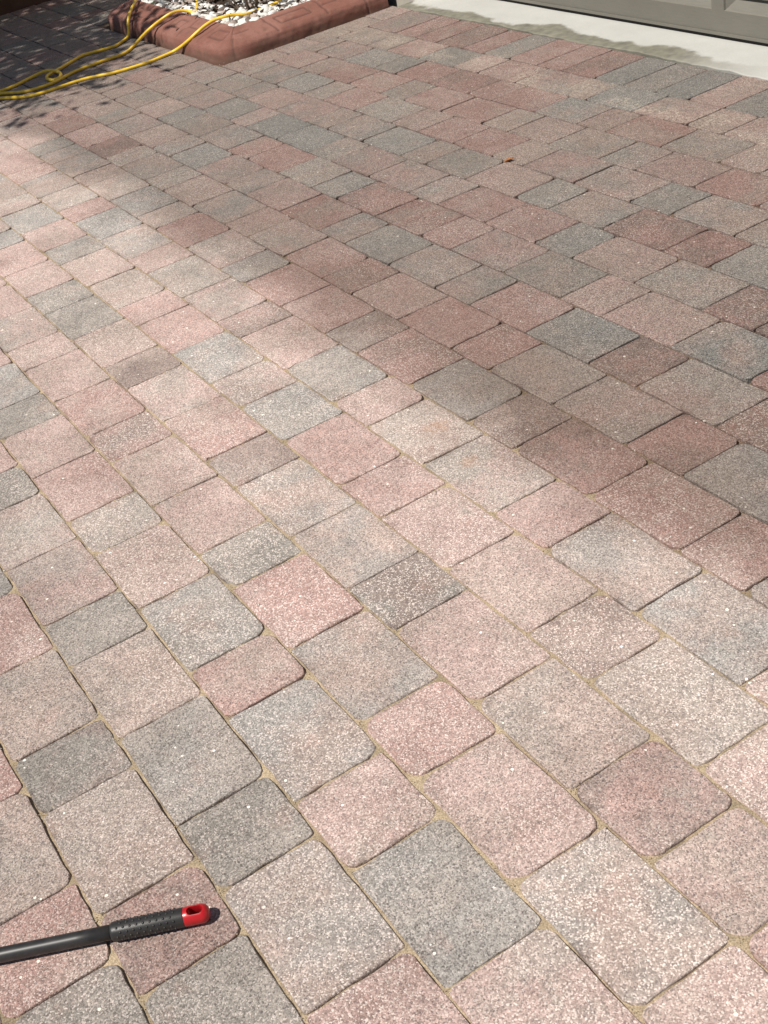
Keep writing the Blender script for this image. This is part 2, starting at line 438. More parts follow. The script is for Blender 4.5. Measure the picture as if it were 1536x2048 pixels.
# ------------------------------------------------------------------ driveway: joint sand and pavers
# each course: joints along u, and the pigment of every paver between two joints
COURSES = {
    -6: ([-49.60, -48.12, -47.14, -45.66, -44.18, -43.20, -41.72, -40.24, -39.26, -37.78, -36.30, -35.32, -33.84, -32.36, -31.38, -29.90, -28.42, -27.44, -25.96, -24.48, -23.50, -22.02, -20.54, -19.56, -18.08, -16.60, -15.62, -14.14, -12.66, -11.68, -10.20, -8.72, -7.70, -6.22, -4.75, -3.76, -2.28, -0.81, 0.18, 1.66],
        '? ? ? ? ? ? ? ? ? ? ? ? ? ? ? ? ? ? ? ? ? ? ? ? ? ? ? ? ? ? T R K ? ? ? ? ? ?'),
    -5: ([-49.04, -47.57, -46.09, -45.10, -43.63, -42.15, -41.16, -39.69, -38.21, -37.22, -35.75, -34.27, -33.28, -31.81, -30.33, -29.34, -27.87, -26.39, -25.40, -23.93, -22.45, -21.46, -19.99, -18.51, -17.52, -16.05, -14.57, -13.58, -12.13, -10.64, -9.71, -8.20, -7.20, -5.72, -4.24, -3.26, -1.78, -0.30, 0.68, 2.16],
        '? ? ? ? ? ? ? ? ? ? ? ? ? ? ? ? ? ? ? ? ? ? ? ? ? ? ? P T K T R K ? ? ? ? ? ?'),
    -4: ([-49.51, -48.04, -47.05, -45.57, -44.10, -43.11, -41.63, -40.16, -39.17, -37.69, -36.22, -35.23, -33.75, -32.28, -31.29, -29.81, -28.34, -27.35, -25.87, -24.40, -23.41, -21.93, -20.46, -19.47, -17.99, -16.52, -15.53, -14.05, -12.59, -11.64, -10.17, -8.68, -7.71, -6.17, -4.69, -3.70, -2.23, -0.75, 0.24, 1.71],
        '? ? ? ? ? ? ? ? ? ? ? ? ? ? ? ? ? ? ? ? ? ? ? ? P K G P K T G K T P ? ? ? ? ?'),
    -3: ([-49.96, -48.98, -47.50, -46.02, -45.04, -43.56, -42.08, -41.10, -39.62, -38.14, -37.16, -35.68, -34.20, -33.22, -31.74, -30.26, -29.28, -27.80, -26.32, -25.34, -23.86, -22.38, -21.40, -19.92, -18.44, -17.46, -15.98, -14.50, -13.50, -12.05, -10.59, -9.65, -8.18, -7.14, -5.65, -4.17, -3.19, -1.71, -0.23, 0.75, 2.23],
        '? ? ? ? ? ? ? ? ? ? ? ? ? ? ? ? ? ? ? ? ? ? P B K P P G T G R B P B P ? ? ? ? ?'),
    -2: ([-49.43, -47.96, -46.97, -45.49, -44.02, -43.03, -41.55, -40.08, -39.09, -37.61, -36.14, -35.15, -33.67, -32.20, -31.21, -29.73, -28.26, -27.27, -25.79, -24.32, -23.33, -21.85, -20.38, -19.39, -17.91, -16.44, -15.45, -13.97, -12.50, -11.58, -10.13, -8.64, -7.63, -6.11, -4.60, -3.62, -2.14, -0.66, 0.32, 1.80],
        '? ? ? ? ? ? ? ? ? ? ? ? ? ? ? ? ? ? ? P P G T P R D T P K R T R P T T ? ? ? ?'),
    -1: ([-49.87, -48.88, -47.41, -45.93, -44.94, -43.47, -41.99, -41.00, -39.53, -38.05, -37.06, -35.59, -34.11, -33.12, -31.65, -30.17, -29.18, -27.71, -26.23, -25.29, -23.75, -22.33, -21.27, -19.81, -18.33, -17.35, -15.91, -14.43, -13.49, -11.96, -10.56, -9.59, -8.09, -6.60, -5.55, -4.55, -3.07, -1.59, -0.61, 0.87, 2.35],
        '? ? ? ? ? ? ? ? ? ? ? ? ? ? ? ? ? T B P P K K T D P R D T T K P T D T ? ? ? ? ?'),
    0: ([-49.33, -47.85, -46.87, -45.39, -43.91, -42.93, -41.45, -39.97, -38.99, -37.51, -36.03, -35.05, -33.57, -32.09, -31.11, -29.63, -28.15, -27.17, -25.69, -24.26, -23.25, -21.74, -20.26, -19.31, -17.82, -16.38, -15.36, -14.01, -12.46, -11.47, -10.05, -8.55, -7.56, -6.05, -4.58, -3.59, -2.11, -0.64, 0.35, 1.83],
        '? ? ? ? ? ? ? ? ? ? ? ? ? ? T T G B P G T T P P B P B P P P T D G ? ? ? ? ? ?'),
    1: ([-49.61, -48.62, -47.14, -45.67, -44.68, -43.20, -41.73, -40.74, -39.26, -37.79, -36.80, -35.32, -33.85, -32.86, -31.38, -29.88, -28.93, -27.51, -26.19, -25.20, -23.72, -22.23, -21.26, -19.68, -18.24, -17.37, -15.84, -14.37, -13.42, -12.05, -10.53, -9.54, -8.04, -6.55, -5.56, -4.08, -2.61, -1.62, -0.14, 1.33],
        '? ? ? ? ? ? ? ? ? ? ? T P P P R T G R B T P G P D P G P T G P T B ? ? ? ? ? ?'),
    2: ([-50.38, -48.90, -47.43, -46.44, -44.96, -43.49, -42.50, -41.02, -39.55, -38.56, -37.08, -35.61, -34.62, -33.14, -31.43, -30.45, -29.49, -28.05, -27.10, -25.69, -24.18, -23.20, -21.71, -20.20, -19.24, -17.84, -16.36, -15.39, -13.94, -12.47, -11.48, -9.98, -8.48, -7.51, -6.04, -4.56, -3.57, -2.10, -0.62, 0.37, 1.84],
        '? ? ? ? ? ? ? ? ? T T P P T G T T T T B T R G G R P D R G D R R R ? ? ? ? ? ? ?'),
    3: ([-49.68, -48.69, -47.21, -45.74, -44.75, -43.27, -41.80, -40.81, -39.33, -37.86, -36.87, -35.39, -33.92, -32.93, -31.51, -29.84, -28.55, -27.58, -26.12, -25.13, -23.63, -22.08, -21.07, -19.64, -18.21, -17.24, -15.80, -14.36, -13.39, -11.97, -10.51, -9.51, -8.03, -6.56, -5.57, -4.09, -2.62, -1.63, -0.15, 1.32],
        '? ? ? ? ? ? T T P T T T P R P R T T G T T P G P D P R R G G R B ? ? ? ? ? ? ?'),
    4: ([-49.24, -47.76, -46.77, -45.30, -43.82, -42.83, -41.36, -39.88, -38.89, -37.42, -35.94, -34.95, -33.48, -32.00, -31.01, -29.54, -28.06, -27.08, -25.62, -24.14, -23.13, -21.66, -20.10, -19.14, -17.70, -16.26, -15.28, -13.86, -12.44, -11.45, -9.99, -8.51, -7.53, -6.05, -4.57, -3.59, -2.11, -0.63, 0.35, 1.83],
        '? ? ? T T P T T T T T T T G G T T B P T P R T G T G P B D G D ? ? ? ? ? ? ? ?'),
    5: ([-49.80, -48.82, -47.34, -45.86, -44.88, -43.40, -41.92, -40.94, -39.46, -37.98, -37.00, -35.52, -34.04, -33.06, -31.58, -30.12, -29.15, -27.62, -26.09, -25.10, -23.61, -22.17, -21.20, -19.71, -18.23, -17.25, -15.78, -14.31, -13.36, -11.90, -10.47, -9.48, -8.01, -6.53, -5.54, -4.07, -2.59, -1.60, -0.13, 1.35],
        '? T P T T G T P T T T T T T T G G T R R G G R R P P G P P B ? ? ? ? ? ? ? ? ?'),
    6: ([-49.20, -47.72, -46.73, -45.26, -43.78, -42.79, -41.32, -39.84, -38.85, -37.38, -35.90, -34.91, -33.44, -31.96, -30.97, -29.50, -28.02, -27.14, -25.62, -24.10, -23.09, -21.63, -20.13, -19.13, -17.68, -16.24, -15.28, -13.80, -12.35, -11.36, -9.88, -8.41, -7.42, -5.94, -4.47, -3.48, -2.00, -0.53, 0.46, 1.94],
        'T G T P T G T P T P T P T T P G P B B G P P G P P G T G D ? ? ? ? ? ? ? ? ? ?'),
    7: ([-49.70, -48.72, -47.24, -45.76, -44.78, -43.30, -41.82, -40.84, -39.36, -37.88, -36.90, -35.42, -33.94, -32.96, -31.48, -30.00, -29.10, -27.53, -25.97, -25.05, -23.57, -22.00, -21.11, -19.69, -18.15, -17.18, -15.73, -14.26, -13.29, -11.81, -10.33, -9.35, -7.87, -6.39, -5.41, -3.93, -2.45, -1.47, 0.01, 1.49],
        'T P T T P T T T T T T T P G G T P P T T B T G P G T R R G ? ? ? ? ? ? ? ? ? ?'),
    8: ([-31.50, -30.93, -29.45, -27.98, -27.00, -25.53, -23.92, -22.85, -21.56, -20.23, -19.22, -17.71, -16.18, -15.21, -13.76, -12.29, -11.30, -9.82, -8.35, -7.36, -5.88, -4.41, -3.42, -1.94, -0.47, 0.52, 2.00],
        'T T G T P G T P R T P P G T T ? ? ? ? ? ? ? ? ? ? ?'),
    9: ([-31.50, -30.01, -29.00, -27.50, -26.02, -25.01, -23.49, -21.97, -21.03, -19.70, -18.20, -17.21, -15.74, -14.26, -13.27, -11.80, -10.32, -9.33, -7.86, -6.38, -5.39, -3.92, -2.44, -1.45, 0.02, 1.50],
        'P T R R G P R T T T G P R ? ? ? ? ? ? ? ? ? ? ? ?'),
    10: ([-31.50, -30.90, -29.42, -27.94, -26.96, -25.49, -23.91, -22.94, -21.47, -20.08, -19.20, -17.65, -16.17, -15.19, -13.71, -12.23, -11.25, -9.77, -8.29, -7.31, -5.83, -4.35, -3.37, -1.89, -0.41, 0.57, 2.05],
        'T P G G R R P R B T R T T ? ? ? ? ? ? ? ? ? ? ? ? ?'),
    11: ([-31.50, -29.90, -28.91, -27.43, -25.91, -24.93, -23.47, -22.02, -21.04, -19.58, -18.05, -17.10, -15.62, -14.14, -13.16, -11.68, -10.20, -9.22, -7.74, -6.26, -5.28, -3.80, -2.32, -1.34, 0.14, 1.62],
        'T T P G P P P T B P T P ? ? ? ? ? ? ? ? ? ? ? ? ?'),
}
# joint of the paver that butts the planter corner
TONES = {
    'R': (0.226, 0.137, 0.116), 'P': (0.252, 0.175, 0.152), 'T': (0.234, 0.178, 0.150),
    'G': (0.200, 0.173, 0.149), 'B': (0.170, 0.161, 0.146), 'D': (0.150, 0.109, 0.092),
    'K': (0.140, 0.127, 0.109),
}
MATE = {'R': 'TDP', 'P': 'GTR', 'T': 'PGB', 'G': 'PTB', 'B': 'GTB', 'D': 'RTG', 'K': 'DGG'}
PAT = [1.0, 1.5, 1.5]


def extend(us, codes, lo, hi):
    us, codes = list(us), list(codes)
    i = 0
    while us[0] > lo:
        us.insert(0, us[0] - PAT[i % 3] * 0.985); codes.insert(0, '?'); i += 1
    i = 0
    while us[-1] < hi:
        us.append(us[-1] + PAT[i % 3] * 0.985); codes.append('?'); i += 1
    return us, codes


pr = random.Random(11)
slabs = []      # (u0, u1, v0, v1, code)
for k in range(-10, 12):
    if k in COURSES:
        us, codes = COURSES[k][0], COURSES[k][1].split()
    else:
        us, codes = [-20 + pr.random()], []
    if k >= 8:
        us, codes = extend(us, codes, us[0], 5.0)
    else:
        us, codes = extend(us, codes, -48.4, 5.0)
    for a, b, c in zip(us, us[1:], codes):
        if b <= -48.4: continue
        slabs.append((max(a, -48.5), b, k, k + 1, c))
# soldier course against the garage slab
sold = [-31.5, -30.08, -29.09, -28.10, -26.97, -26.06, -25.06, -23.96, -23.08, -21.97, -21.0, -20.02, -19.08, -18.08]
scodes = list('PRRDRGRPRBGBP')
while sold[-1] < 5: sold.append(sold[-1] + 1.0); scodes.append('?')
for a, b, c in zip(sold, sold[1:], scodes): slabs.append((a, b, 12.0, 13.53, c))
for k in range(8, 14):
    us, codes = extend([-44.0 - pr.random()], [], -48.4, -42.1)
    for a, b, c in zip(us, us[1:], codes):
        if b > -48.4: slabs.append((max(a, -48.5), min(b, -41.95), k, k + 1, c))
# border course along the planter
bv = [8.03, 8.52, 9.57, 10.56, 11.57, 12.55, 13.53]
for a, b, c in zip(bv, bv[1:], 'TTPTTP'): slabs.append((-32.62 - 0.03 * (a - 8), -31.5, a, b, c))


def img_area(s):
    pts = [project(s[i], s[j]) for i, j in ((0, 2), (1, 2), (1, 3), (0, 3))]
    if any(p is None for p in pts): return 0.0
    # clip to the frame (Sutherland-Hodgman)
    poly = pts
    for ax, lim, sg in ((0, 0, 1), (0, 1536, -1), (1, 0, 1), (1, 2048, -1)):
        new = []
        for p, q in zip(poly, poly[1:] + poly[:1]):
            ip, iq = sg * (p[ax] - lim) >= 0, sg * (q[ax] - lim) >= 0
            if ip: new.append(p)
            if ip != iq:
                t = (lim - p[ax]) / (q[ax] - p[ax])
                new.append((p[0] + t * (q[0] - p[0]), p[1] + t * (q[1] - p[1])))
        poly = new
        if len(poly) < 3: return 0.0
    return abs(sum(p[0] * q[1] - q[0] * p[1] for p, q in zip(poly, poly[1:] + poly[:1]))) / 2


# sand bed as a displaced sheet
xs = np.concatenate([np.arange(-48.6 * W, -18 * W, 0.028), np.arange(-18 * W, 5.2 * W, 0.0085)])
ys = np.concatenate([np.arange(-10.2 * W, -6.2 * W, 0.03), np.arange(-6.2 * W, 5 * W, 0.0085), np.arange(5 * W, 13.56 * W, 0.015)])
X, Y = np.meshgrid(xs, ys, indexing='ij')
U_, V_ = X / W, Y / W
depth = -0.0047 - 0.0040 * np.clip((V_ - 1.2) / 2.6, 0, 1)
Z = depth + (0.0016 + 0.0034 * np.clip((V_ - 1.2) / 2.6, 0, 1)) * vnoise(X * 7, Y * 7, 3) + 0.0026 * vnoise(X * 38, Y * 38, 5) + 0.0012 * vnoise(X * 110, Y * 110, 8)
fill = np.zeros_like(Z)
fr = random.Random(3)
for s in slabs:
    for cu in (s[0],):
        for cv in (s[2], s[3]):
            if cv > 5 or cu < -18 or cu > 4: continue
            amp = fr.uniform(0.0015, 0.0066) * min(1.0, max(0.15, (3.6 - cv) / 2.4))
            r = fr.uniform(0.008, 0.016)
            ix = np.searchsorted(xs, [cu * W - 0.06, cu * W + 0.06]); iy = np.searchsorted(ys, [cv * W - 0.06, cv * W + 0.06])
            sl = (slice(ix[0], ix[1]), slice(iy[0], iy[1]))
            d2 = (X[sl] - cu * W) ** 2 + (Y[sl] - cv * W) ** 2
            fill[sl] = np.maximum(fill[sl], amp * np.exp(-d2 / (r * r)))
Z = np.minimum(Z, -0.0016) + fill
Z = np.minimum(Z, -0.0016)
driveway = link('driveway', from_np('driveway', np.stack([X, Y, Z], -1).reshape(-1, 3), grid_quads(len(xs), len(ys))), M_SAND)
tag(driveway, 'driveway of mixed red, tan and grey concrete pavers with sandy joints', kind='structure')


def paver_mesh(name, L, seed, gap=0.0024):
    """tumbled slab, L x 1 courses, origin at the middle of its top"""
    r_ = random.Random(seed)
    hx, hy = (L * W - gap) / 2, (W - gap - 0.0007) / 2
    pts = []
    for sx, sy in ((1, 1), (-1, 1), (-1, -1), (1, -1)):
        rad = r_.choice((0.004, 0.006, 0.011, 0.016, 0.022)) * r_.uniform(0.8, 1.2)
        a0 = {(1, 1): 0, (-1, 1): 90, (-1, -1): 180, (1, -1): 270}[(sx, sy)]
        for i in range(4):
            a = R(a0 + 30 * i)
            pts.append([sx * (hx - rad) + rad * math.cos(a), sy * (hy - rad) + rad * math.sin(a)])
        # two points on the edge that follows this corner
        nx = [(-1, 1), (-1, -1), (1, -1), (1, 1)][[(1, 1), (-1, 1), (-1, -1), (1, -1)].index((sx, sy))]
        for t in (0.17, 0.34, 0.5, 0.66, 0.83):
            mx, my = sx * hx + (nx[0] - sx) * hx * t, sy * hy + (nx[1] - sy) * hy * t
            pts.append([mx, my])
    pts = [(x - math.copysign(1, x) * (r_.random() ** 1.6 * 0.0026 - 0.0003), y - math.copysign(1, y) * (r_.random() ** 1.6 * 0.0026 - 0.0003)) for x, y in pts]
    n = len(pts)
    ch = r_.uniform(0.0010, 0.0022)
    rings = [(0.0, -0.05, 1.0), (0.0, -0.0026, 1.0), (0.4 * ch, -0.0008, 1.0), (ch, 0.0, 0.75), (ch + 0.016, 0.0, 0.0)]
    verts, rim = [], []
    for ins, z, rv in rings:
        for x, y in pts:
            fx, fy = (hx - ins) / hx, (hy - ins) / hy
            verts.append((x * fx, y * fy, z + (r_.uniform(-0.0005, 0.0005) if -0.01 < z < -0.0001 else 0)))
            rim.append(rv)
    faces = []
    for k in range(len(rings) - 1):
        for i in range(n):
            j = (i + 1) % n
            faces.append((k * n + i, k * n + j, (k + 1) * n + j, (k + 1) * n + i))
    faces.append(tuple(range((len(rings) - 1) * n, len(rings) * n)))
    me = bpy.data.meshes.new(name)
    me.from_pydata(verts, [], faces)
    me.update()
    at = me.attributes.new('rim', 'FLOAT', 'POINT')
    at.data.foreach_set('value', rim)
    for i, p in enumerate(me.polygons):
        p.use_smooth = n <= i < 3 * n
    return me


SHORT = [paver_mesh('paver_square', 1.0, 100 + i) for i in range(18)]
LONG = [paver_mesh('paver_rectangle', 1.5, 200 + i) for i in range(22)]
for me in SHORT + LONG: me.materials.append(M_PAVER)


def tones(c):
    if c == '?': c = pr.choice('RPPTTTGGBD')
    j = lambda t, s=0.07: [x * s_ for x, s_ in zip(t, [pr.uniform(1 - s, 1 + s)] * 3)]
    return j(TONES[c]), j(TONES[pr.choice(MATE[c])])


area = [img_area(s) for s in slabs]
order = sorted(range(len(slabs)), key=lambda i: -area[i])
single = set(i for i in order[:300] if area[i] > 0)
rest_v, rest_f, rest_rim, rest_a, rest_b = [], [], [], [], []
nv = 0
for i, (u0, u1, v0, v1, c) in enumerate(slabs):
    lu, lv = u1 - u0, v1 - v0
    ta, tb = tones(c)
    turn = lv > lu * 1.2
    ln, wd = (lv, lu) if turn else (lu, lv)
    if ln > 1.25: me, nom = pr.choice(LONG), 1.5
    else: me, nom = pr.choice(SHORT), 1.0
    rz = (math.pi / 2 if turn else 0.0) + (math.pi if pr.random() < 0.5 else 0.0)
    far = 0.75 if v0 < 4 else 0.95
    mat = (Matrix.Translation(((u0 + u1) / 2 * W, (v0 + v1) / 2 * W, pr.uniform(-0.0009, 0.0009) * far))
           @ Matrix.Rotation(rz, 4, 'Z')
           @ Matrix.Rotation(R(max(-0.45, min(0.45, pr.gauss(0, 0.24))) * far), 4, 'X') @ Matrix.Rotation(R(max(-0.45, min(0.45, pr.gauss(0, 0.24))) * far), 4, 'Y')
           @ Matrix.Diagonal((ln / nom, wd, 1.0, 1.0)))
    if i in single:
        o = bpy.data.objects.new('paver', me)
        col.objects.link(o)
        o.parent = driveway
        o.matrix_local = mat
        o['tone_a'] = ta
        o['tone_b'] = tb
    else:
        for vv in me.vertices: rest_v.append(tuple(mat @ vv.co))
        for p in me.polygons: rest_f.append(tuple(nv + q for q in p.vertices))
        rest_rim += [d.value for d in me.attributes['rim'].data]
        rest_a += [ta] * len(me.vertices)
        rest_b += [tb] * len(me.vertices)
        nv += len(me.vertices)
me = bpy.data.meshes.new('paver_field')
me.from_pydata(rest_v, [], rest_f)
me.update()
me.attributes.new('rim', 'FLOAT', 'POINT').data.foreach_set('value', rest_rim)
for nm, dat in (('tone_a', rest_a), ('tone_b', rest_b)):
    ca = me.attributes.new(nm, 'FLOAT_COLOR', 'POINT')
    ca.data.foreach_set('color', np.concatenate([np.array(dat), np.ones((len(dat), 1))], 1).astype(np.float32).ravel())
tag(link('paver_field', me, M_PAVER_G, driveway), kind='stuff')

# loose sand grains brushed along the near joints, and a few white chips
def grains(name, pts, sizes, mat, label):
    octa = np.array([(1, 0, 0), (-1, 0, 0), (0, 1, 0), (0, -1, 0), (0, 0, 1), (0, 0, -1)], float)
    fc = np.array([(0, 2, 4), (2, 1, 4), (1, 3, 4), (3, 0, 4), (2, 0, 5), (1, 2, 5), (3, 1, 5), (0, 3, 5)])
    n_ = len(pts)
    jit = 1 + rng.uniform(-0.35, 0.35, (n_, 6, 1))
    vv = octa[None] * jit * np.array(sizes)[:, None, None] * np.array([1.0, 0.9, 0.7])
    ang = rng.uniform(0, 6.28, n_)
    ca, sa = np.cos(ang)[:, None], np.sin(ang)[:, None]
    x = vv[:, :, 0] * ca - vv[:, :, 1] * sa; y = vv[:, :, 0] * sa + vv[:, :, 1] * ca
    out = np.stack([x, y, vv[:, :, 2]], -1) + np.array(pts)[:, None, :]
    fcs = (fc[None] + (np.arange(n_) * 6)[:, None, None]).reshape(-1, 3)
    return tag(link(name, from_np(name, out.reshape(-1, 3), fcs, False), mat), label, 'grit', kind='stuff')


gp, gs = [], []
for i, s in enumerate(slabs):
    if area[i] <= 0 or s[2] > 4: continue
    amt = int(18 * min(1.0, max(0.12, (4.0 - s[2]) / 4)))
    for q in range(amt):
        if pr.random() < 0.5: u, v = s[0] + pr.gauss(0, 0.022), pr.uniform(s[2], s[3])
        else: u, v = pr.uniform(s[0], s[1]), s[2] + pr.gauss(0, 0.024)
        if vnoise(np.array([u * 1.3]), np.array([v * 1.3]), 17)[0] < -0.25: continue
        gp.append((u * W, v * W, 0.0006)); gs.append(pr.uniform(0.0005, 0.0012))
    for q in range(int(amt * 0.7)):
        r__ = abs(pr.gauss(0, 0.075)); a_ = pr.uniform(0, 6.28)
        gp.append(((s[0] + r__ * math.cos(a_)) * W, (s[2] + r__ * math.sin(a_)) * W, 0.0005)); gs.append(pr.uniform(0.0005, 0.0013))
grains('sand_grains', gp, gs, M_GRIT, 'loose tan sand grains brushed along the near paver joints')
gp, gs = [], []
while len(gp) < 420:
    u, v = pr.uniform(-40, 0), pr.uniform(-6, 12)
    q = project(u, v)
    if q is None or not (-20 < q[0] < 1560 and 100 < q[1] < 2070): continue
    gp.append((u * W, v * W, 0.001)); gs.append(pr.choice((0.0008, 0.001, 0.0013, 0.0019)))
grains('white_grit', gp, gs, M_CHIP, 'tiny white stone chips scattered over the pavers')

# ------------------------------------------------------------------ concrete strip in front of the garage door
xs = np.arange(-32.3 * W, 4 * W, 0.02)
ys = np.concatenate([[13.40 * W, 13.40 * W], np.arange(13.56, 15.6, 0.125) * W])
X, Y = np.meshgrid(xs, ys, indexing='ij')
Z = 0.003 + 0.0010 * vnoise(X * 6, Y * 6, 4) + (Y / W - 13.5) * 0.0016
# ragged, chipped front edge
rag = 0.012 * vnoise(X[:, 0] * 7, X[:, 0] * 0 + 1.3, 9) + 0.006 * vnoise(X[:, 0] * 31, X[:, 0] * 0 + 7.3, 2)
Y[:, 0] = 13.56 * W + rag; Y[:, 1] = 13.56 * W + rag; Y[:, 2] = 13.60 * W + rag
Z[:, 0] = -0.06
Z[:, 1] = 0.001
strip = link('garage_apron', from_np('garage_apron', np.stack([X, Y, Z], -1).reshape(-1, 3), grid_quads(len(xs), len(ys)), False), M_CONC)
tag(strip, 'pale concrete strip between the pavers and the garage door', kind='structure')
# ------------------------------------------------------------------ garage front wall with the door in it
DL, DR, DV = -31.4, -0.9, 15.0
DH = 13.2           # door height in courses (2.1 m)
house = empty('house', (DL * W, 14.3 * W, 0))
tag(house, 'warm stucco garage front wall round the wide taupe door', 'house')


def part_box(name, u0, u1, v0, v1, z0, z1, mat, root, bev=0.0):
    bm = bmesh.new()
    c = Vector(((u0 + u1) / 2 * W, (v0 + v1) / 2 * W, (z0 + z1) / 2 * W)) - root.location
    add_box(bm, c, ((u1 - u0) * W, (v1 - v0) * W, (z1 - z0) * W))
    if bev: bmesh.ops.bevel(bm, geom=bm.edges[:], offset=bev, segments=2, affect='EDGES')
    return link(name, from_bm(name, bm), mat, root)


part_box('wall', -48.0, DL - 0.6, 14.2, 16.2, -0.4, 18, M_STUCCO, house)
part_box('wall', DR + 0.6, 12, 14.2, 16.2, -0.4, 18, M_STUCCO, house)
part_box('lintel', DL - 0.6, DR + 0.6, 14.2, 16.2, DH - 0.15, 18, M_STUCCO, house)
part_box('door_jamb', DL - 0.6, DL - 0.02, 14.5, 15.6, -0.2, DH - 0.16, M_TRIM, house, 0.003)
part_box('door_jamb', DR + 0.02, DR + 0.6, 14.5, 15.6, -0.2, DH - 0.16, M_TRIM, house, 0.003)

door = empty('garage_door', (DL * W, DV * W, 0))
tag(door, 'wide taupe garage door with recessed panels and black bottom seal', 'garage door')
nsec = 4
sec_h = (DH - 0.2) / nsec
# panel layout fitted to the stile between the two panels in view
PITCH, PW = 3.30, 2.93
ref = -21.11
for r_i in range(nsec):
    z0 = 0.18 + r_i * sec_h
    z1 = z0 + sec_h - 0.02
    bm = bmesh.new()
    pz0, pz1 = z0 + 0.46, z1 - 0.42
    n0 = math.ceil((DL + 0.3 - ref) / PITCH)
    pans = []
    k = n0
    while ref + k * PITCH + PW < DR - 0.25:
        pans.append((ref + k * PITCH, ref + k * PITCH + PW)); k += 1
    # front sheet split round the panel openings
    us = [DL] + [x for p in pans for x in p] + [DR]
    zs = [z0, pz0, pz1, z1]

    def P(u, z, dv=0.0):
        return bm.verts.new(((u - DL) * W, dv * W, z * W))

    def Q(*a):
        bm.faces.new([P(*x) for x in a])
    for ia in range(len(us) - 1):
        for iz in range(3):
            if iz == 1 and ia % 2 == 1:
                a, b = us[ia], us[ia + 1]
                # step, bevel sloping back, raised field
                l0 = (a, b, pz0, pz1, 0.0)
                l1 = (a + 0.015, b - 0.015, pz0 + 0.015, pz1 - 0.015, 0.045)
                l2 = (a + 0.27, b - 0.27, pz0 + 0.27, pz1 - 0.27, 0.215)
                l3 = (a + 0.29, b - 0.29, pz0 + 0.29, pz1 - 0.29, 0.12)
                for s, t in ((l0, l1), (l1, l2), (l2, l3)):
                    cs = [(s[0], s[2]), (s[1], s[2]), (s[1], s[3]), (s[0], s[3])]
                    ct = [(t[0], t[2]), (t[1], t[2]), (t[1], t[3]), (t[0], t[3])]
                    for q in range(4):
                        w_ = (q + 1) % 4
                        Q((*cs[q], s[4]), (*cs[w_], s[4]), (*ct[w_], t[4]), (*ct[q], t[4]))
                Q((l3[0], l3[2], l3[4]), (l3[1], l3[2], l3[4]), (l3[1], l3[3], l3[4]), (l3[0], l3[3], l3[4]))
            else:
                Q((us[ia], zs[iz]), (us[ia + 1], zs[iz]), (us[ia + 1], zs[iz + 1]), (us[ia], zs[iz + 1]))
    # edges and back so the section is a solid leaf
    Q((DL, z0, 0), (DR, z0, 0), (DR, z0, 0.3), (DL, z0, 0.3))
    Q((DL, z1, 0), (DR, z1, 0), (DR, z1, 0.3), (DL, z1, 0.3))
    Q((DL, z0, 0.3), (DR, z0, 0.3), (DR, z1, 0.3), (DL, z1, 0.3))
    Q((DL, z0, 0), (DL, z1, 0), (DL, z1, 0.3), (DL, z0, 0.3))
    Q((DR, z0, 0), (DR, z1, 0), (DR, z1, 0.3), (DR, z0, 0.3))
    bmesh.ops.remove_doubles(bm, verts=bm.verts[:], dist=1e-5)
    link('door_panel', from_bm('door_panel', bm), M_DOOR, door)
part_box('bottom_rail', DL, DR, DV - 0.05, DV + 0.26, 0.115, 0.175, M_DOOR, door, 0.001)
part_box('rubber_seal', DL, DR, DV + 0.0, DV + 0.2, 0.02, 0.114, M_RUBBER, door, 0.002)

# ------------------------------------------------------------------ low dark wall at the far left
lw = empty('low_wall', (-49.6 * W, 6 * W, 0))
tag(lw, 'dark brown low block wall in deep shade at the far edge of the pavers', 'wall')
part_box('wall_body', -50.6, -48.65, -9, 14, -0.4, 3.0, M_WALL, lw, 0.004)
part_box('coping', -50.75, -48.5, -9.1, 14.1, 3.0, 3.4, M_WALL, lw, 0.006)

# ------------------------------------------------------------------ planter edging: stamped red concrete swept round the bed
RC = 0.95           # corner radius at the foot, in courses
path = []           # (u, v, outward normal u, v)
A0, B0, V0, V1, U1 = -41.85, -32.5, 8.06, 13.42, -32.55
step = 0.035
u = A0 + RC
# left return
v = V1
while v > V0 + RC:
    path.append((A0, v, -1.0, 0.0)); v -= 0.08
for i in range(0, 91, 5):
    a = R(i); path.append((A0 + RC - RC * math.cos(a), V0 + RC - RC * math.sin(a), -math.cos(a), -math.sin(a)))
while u < B0 - RC:
    path.append((u, V0, 0.0, -1.0)); u += step
for i in range(0, 91, 4):
    a = R(i); path.append((B0 - RC + RC * math.sin(a), V0 + RC - RC * math.cos(a), math.sin(a), -math.cos(a)))
v = V0 + RC + step
while v < V1:
    path.append((B0 - 0.05 * (v - V0 - RC) / 4.0, v, 1.0, 0.0)); v += step
# profile: (inward distance, height), sloping kerb with a rounded shoulder
ctrl = [(0.0, -0.2), (0.0, 0.0), (0.01, 0.20), (0.045, 0.33), (0.13, 0.42), (0.30, 0.48), (0.60, 0.56), (0.88, 0.635), (0.97, 0.64), (1.02, 0.60), (1.03, 0.3), (1.03, -0.2)]
prof = []
for (a, za), (b, zb) in zip(ctrl, ctrl[1:]):
    d = math.hypot(b - a, zb - za)
    n_ = max(1, int(d / 0.035))
    for i in range(n_): prof.append((a + (b - a) * i / n_, za + (zb - za) * i / n_))
prof.append(ctrl[-1])
arc = [0.0]
for (a0, b0, *_), (a1, b1, *_) in zip(path, path[1:]): arc.append(arc[-1] + math.hypot(a1 - a0, b1 - b0))
arc = np.array(arc)
P_ = np.array(path); F_ = np.array(prof)
nP, nF = len(P_), len(F_)
ins = F_[None, :, 0]; hz = F_[None, :, 1]
